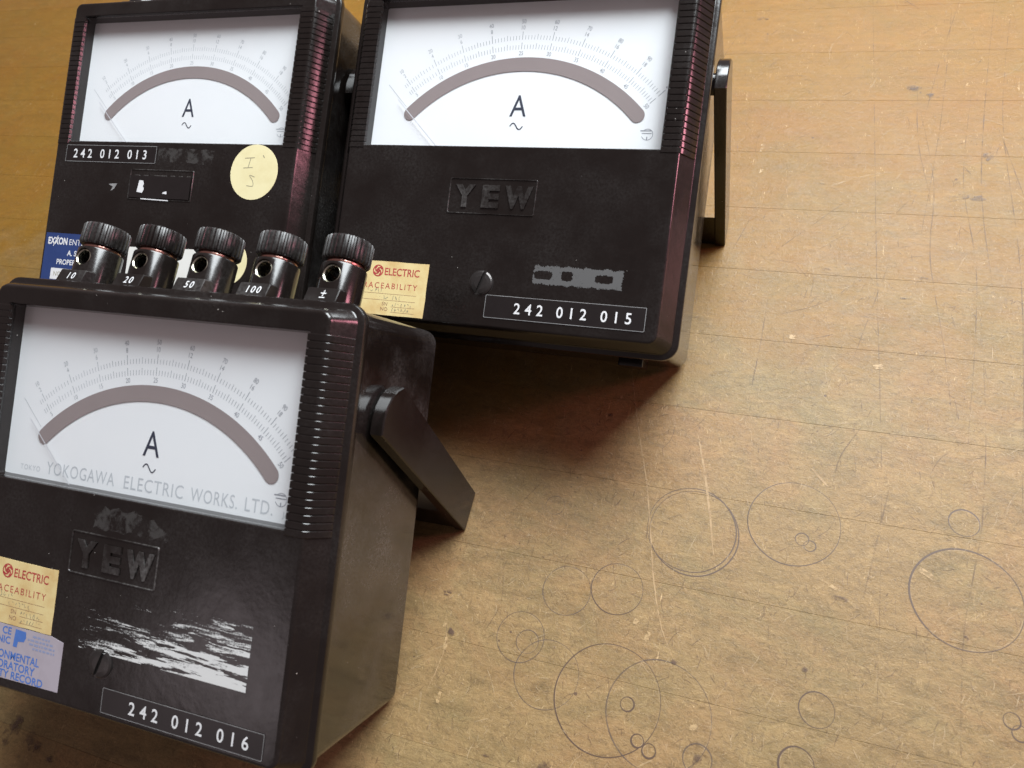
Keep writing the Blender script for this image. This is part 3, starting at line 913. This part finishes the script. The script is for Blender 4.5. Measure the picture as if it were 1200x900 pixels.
TILT = 0.4635
def ammeter(x, y, rot, label, terminals=True, pale=False):
    root = bpy.data.objects.new('ammeter', None)
    COL.objects.link(root)
    root.empty_display_size = 0.05
    root.matrix_world = Matrix.Translation((x * MM, y * MM, 0.0003)) @ Matrix.Rotation(rot, 4, 'Z') @ Matrix.Rotation(TILT, 4, 'X')
    root['label'] = label
    root['category'] = 'ammeter'
    root['group'] = 'portable ammeters propped on the bench'
    link('case', ME['case'], root)
    link('bezel', ME['bezel'], root)
    for i in range(26):
        for k in ('rib_r', 'rib_l'):
            link('rib', ME[k], root).location = (0, (89.6 + i * 2.84) * MM, 0)
    d = link('dial', ME['dial'], root)
    if not pale:
        link('scale_print', ME['scale'], d)
    else:
        me = ME['scale'].copy(); me.materials.clear(); me.materials.append(M['ink_grey']); link('scale_print', me, d)
    link('scale_print_faded', ME['scale_pale'], d)
    for o in d.children:
        o['kind'] = 'stuff'      # hundreds of hair-fine printed ticks
    link('ampere_sign', ME['bold'], d)
    link('mirror_strip', ME['band'], d)
    link('needle', ME['needle'], d)
    link('window_glass', ME['glass'], root)
    for k in ('r', 'l'):
        link('pivot_boss', ME['boss_' + k], root)
        link('handle_arm', ME['arm_' + k], root)
    link('handle_crossbar', ME['bar'], root)
    for u in (-66, 66):
        link('foot', ME['foot'], root).location = (u * MM, 0, 0)
    Rt = Matrix(((1, 0, 0), (0, -math.sin(TA), math.cos(TA)), (0, -math.cos(TA), -math.sin(TA)))).to_4x4()
    for k, txt in enumerate(('10', '20', '50', '100', '\u00b1')):
        u = -61.3 + 31.8 * k
        p = link('terminal_post', ME['post'], root)
        p.matrix_local = Matrix.Translation(C(u, L - 2.2, 27.0)) @ Rt
        link('knob', ME['knob'], p).rotation_euler = (0, 0, k * 0.7)
        link('hole_sleeve', ME['sleeve'], p)
        link('washer', ME['washer'], p)
        tb = link('number_tab', ME['tab'], root); tb.location = (u * MM, 0, 0)
        link('number_print', ME['n' + txt], tb)
    link('adjust_screw', ME['screw'], root)
    return root

# ------------------------------------------------------------------ the three meters
m1 = ammeter(-224.41, -208.63, 0.0205, 'black ammeter with torn white label and blue-lettered grey sticker, numbered 242 012 016')
m2 = ammeter(-121.92, -13.43, 0.0059, 'black ammeter numbered 242 012 015 with patch of grey glue residue above its number')
m0 = ammeter(-314.84, -15.74, 0.0042, 'black ammeter with round ivory stickers and navy sticker, numbered 242 012 013', pale=True)

for m in (m1, m2):
    e = link('emblem_frame', ME['frame'], m)
    link('emblem_letters', ME['letters'], e)

# --- meter 016
label_strip(m1, '242 012 016', 0.9, 75.2, 7.3, 17.0, 14.0, 71.4, 4.9)
trace_sticker(m1, 0, 0, 3)
mb = MB(); plate(mb, [(-74, 8.5), (-21.6, 9.6), (-21.5, 29.3), (-28, 30.7), (-74, 30.7)], 0, 0.12)
s = link('record_sticker', mb.mesh('record_sticker', M['lilac']), m1); s['label'] = 'grey paper sticker with blue lettering'
mb = MB(); w = -0.15
put_text(mb, 'CE', -49.2, 27.0, w, 2.9, 'R', bold=0.02); put_text(mb, 'NIC', -49.2, 23.2, w, 2.9, 'R', bold=0.02)
put_poly(mb, [(-47.6, 22.6), (-45.4, 22.6), (-45.1, 25.0), (-42.0, 25.4), (-41.0, 27.2), (-41.4, 29.6), (-47.0, 29.8)], w)
put_text(mb, 'ENVIRONMENTAL', -32.6, 17.2, w, 3.2, 'R', width=33.5, bold=0.02)
put_text(mb, 'LABORATORY', -34.4, 13.2, w, 3.2, 'R', width=27.5, bold=0.02)
put_text(mb, 'PROPERTY RECORD', -29.6, 9.6, w, 3.0, 'R', width=39.0, bold=0.02)
link('sticker_print', mb.mesh('sticker_print', M['blue_ink']), s)
mb = MB()
for k, (a, b) in enumerate(((-37.5, -28.5), (-40, -26.5), (-39, -25.5), (-37, -25))):
    v = 28.6 - k * 1.6
    x_ = a
    r_ = random.Random(k)
    while x_ < b:
        l = r_.uniform(0.7, 2.2); put_line(mb, [(x_, v), (min(b, x_ + l), v)], 0.8, w); x_ += l + 0.5
link('sticker_small_print', mb.mesh('sticker_small_print', M['blue_faint']), s)
# torn label (mesh centred on its own origin so that the tear follows it)
cu, cv = 26.0, 41.0
o = link('torn_label', to_mesh('torn_label', [(-0.040, -0.0115, 0), (0.039, -0.0115, 0), (0.039, 0.0125, 0), (-0.040, 0.0125, 0)], [(0, 1, 2, 3)], None, M['scrape']), m1)
o.location = C(cu, cv, -0.12); o['label'] = 'torn remains of a white paper label'
mb = MB(); put_poly(mb, ragged([(-14, 77), (22, 77.4), (23, 80), (17, 83), (8, 86), (-13, 85)], 0.9, 2.0, 9), -0.08)
link('glue_film', mb.mesh('glue_film', M['film']), m1)
# maker's line on the dial
d1 = [o for o in m1.children if o.name.startswith('dial')][0]
mb = MB(); w = W_D - 0.05
put_text(mb, 'YOKOGAWA', -50.5, 92.6, w, 5.3, width=36.5, spacing=1.1)
put_text(mb, 'ELECTRIC', -9.0, 92.6, w, 5.3, width=29.5, spacing=1.1)
put_text(mb, 'WORKS.', 24.0, 92.6, w, 5.3, width=22.0, spacing=1.1)
put_text(mb, 'LTD.', 49.5, 92.6, w, 5.3, width=12.5, spacing=1.1)
put_text(mb, 'TOKYO', -65.0, 92.9, w, 2.2, width=11.0, spacing=1.2); put_text(mb, 'JAPAN', 66.3, 92.7, w, 2.2, width=8.5)
link('maker_print', mb.mesh('maker_print', plain('dial_ink_pale', (0.54, 0.56, 0.59), 0.6, var=0.12, scale=150)), d1)

# --- meter 015
label_strip(m2, '242 012 015', 1.3, 75.7, 9.8, 20.4, 15.4, 72.0, 4.9)
trace_sticker(m2, -0.6, -24.6, 21)
def residue_outline():
    return ragged([(22.3, 27.2), (63.2, 26.2), (64.6, 35.2), (48, 36.0), (24, 35.8)], 0.5, 1.2, 5)
mb = MB()
cell = 0.35
rr = random.Random(4)
holes = [(27.5, 31.4, 4.2, 1.9), (38.6, 31.6, 2.6, 2.2), (55.5, 31.4, 4.0, 1.8)]
nx, ny = 120, 27
idx = {}
vs, fs = [], []
for i in range(nx + 1):
    for j in range(ny + 1):
        idx[i, j] = len(vs)
        vs.append(C(22.3 + i * cell + rr.uniform(-.1, .1), 26.6 + j * cell + rr.uniform(-.1, .1), -0.10))
for i in range(nx):
    for j in range(ny):
        x_, y_ = 22.6 + i * cell, 26.9 + j * cell
        wob = 1 + 0.10 * math.sin(x_ * 2.3 + y_ * 1.1) + 0.08 * math.sin(x_ * 5.1 - y_ * 3.7) + rr.uniform(-.05, .05)
        if any((abs(x_ - a) / p) ** 4 + (abs(y_ - b) / q) ** 4 < wob for a, b, p, q in holes):
            continue
        edge = min(j, ny - 1 - j, i, nx - 1 - i)
        if edge < 2.2 * (0.5 + 0.5 * math.sin(i * 0.37) * math.sin(i * 0.11 + 2 + j * 0.3)) + rr.uniform(-0.8, 0.8):
            continue
        fs.append((idx[i, j], idx[i + 1, j], idx[i + 1, j + 1], idx[i, j + 1]))
o = link('glue_residue', to_mesh('glue_residue', vs, fs, None, M['residue']), m2); o['label'] = 'grey ragged patch of dried glue'

# --- meter 013
label_strip(m0, '242 012 013', -73.0, -7.8, 77.8, 87.4, -67.4, -12.0, 5.0)
mb = MB(); put_poly(mb, ragged([(-6.5, 79.4), (30, 78.0), (31, 86.0), (-6.5, 86.6)], 0.3, 3, 2), -0.08); link('glue_film', mb.mesh('glue_film', M['film']), m0)
e = link('emblem_frame', ME['frame'], m0)
link('emblem_letters', ME['letters'], e)
mb = MB(); plate(mb, ragged([(-23.0, 58.6), (18.4, 58.6), (18.4, 70.8), (-23.0, 70.8)], 0.15, 4, 8), -0.60, 0.08)
s = link('cover_tape', mb.mesh('cover_tape', M['tape']), m0); s['label'] = 'dark tape stuck over the raised maker name'
mb = MB()
put_poly(mb, ragged([(-17.3, 61.6), (-13.6, 61.4), (-12.6, 63.5), (-13.6, 65), (-12.8, 66.5), (-14, 68.2), (-16.5, 68.4)], 0.2, 2, 1), -0.72)
put_poly(mb, ragged([(0.0, 61.2), (3.6, 61.2), (3.0, 62.6), (0.8, 62.2)], 0.2, 2, 2), -0.72)
link('paint_fleck', mb.mesh('paint_fleck', M['white_ink']), s)
mb = MB(); put_line(mb, [(-14.0, 58.0), (5.0, 57.6)], 0.8, -0.75, taper=True)
link('paint_fleck', mb.mesh('paint_fleck', M['white_ink']), s)
mb = MB(); put_poly(mb, ragged([(-38.5, 65.6), (-32.6, 66.2), (-34.0, 63.0), (-36.6, 61.8), (-35.5, 64.2)], 0.2, 2, 3), -0.07)
link('paint_fleck', mb.mesh('paint_fleck', M['tape_edge']), m0)
mb = MB(); plate(mb, disc(57.5, 75.0, 14.6, 40), 0, 0.12)
s = link('round_sticker', mb.mesh('round_sticker', M['ivory']), m0); s['label'] = 'round ivory sticker with faint pencilled letters'
mb = MB(); w = -0.15
put_line(mb, [(51.0, 82.2), (57.0, 82.6)], 0.4, w); put_line(mb, [(54.6, 82.2), (53.6, 77.4)], 0.4, w); put_line(mb, [(50.6, 77.0), (56.4, 77.4)], 0.4, w)
put_line(mb, smooth_path([(58.4, 72.4), (55.2, 73.2), (57.6, 70.2), (57.8, 67.6), (54.0, 67.8)], 5), 0.35, w)
put_line(mb, [(62.0, 84.0), (63.0, 82.6)], 0.5, w)
link('sticker_writing', mb.mesh('sticker_writing', M['pencil']), s)
mb = MB(); plate(mb, disc(48.5, 27.0, 12.2, 36), 0, 0.12)
s = link('round_sticker', mb.mesh('round_sticker', M['ivory']), m0)
mb = MB(); plate(mb, [(-18.0, 6), (28.0, 6), (28.0, 32.4), (-18.0, 31.2)], 0, 0.12)
s = link('paper_sticker', mb.mesh('paper_sticker', M['white_paper']), m0); s['label'] = 'plain white paper sticker'
mb = MB(); plate(mb, [(-79.5, 8.0), (-30.0, 8.0), (-30.0, 36.0), (-79.5, 36.0)], 0, 0.12)
s = link('property_sticker', mb.mesh('property_sticker', M['navy']), m0); s['label'] = 'navy blue sticker with white lettering'
mb = MB(); w = -0.15
put_text(mb, 'EXXON', -77.4, 29.6, w, 3.8, width=14.5, bold=0.035); put_text(mb, 'ENTERPRISES', -61.4, 29.6, w, 3.3, width=27.0)
put_line(mb, [(-73.2, 28.4), (-70.4, 34.4)], 0.5, w)
put_text(mb, 'A. S. I.', -62.0, 23.4, w, 3.0, bold=0.02); put_text(mb, 'PROPERTY', -69.0, 18.2, w, 2.9, width=19.0, bold=0.02)
put_poly(mb, [(-72.5, 9.4), (-36, 9.4), (-36, 15.8), (-72.5, 15.8)], w)
link('sticker_print', mb.mesh('sticker_print', M['white_ink']), s)
mb = MB(); put_text(mb, 'NO', -70.2, 11.4, w - 0.03, 2.6); link('sticker_number', mb.mesh('sticker_number', M['pencil']), s)
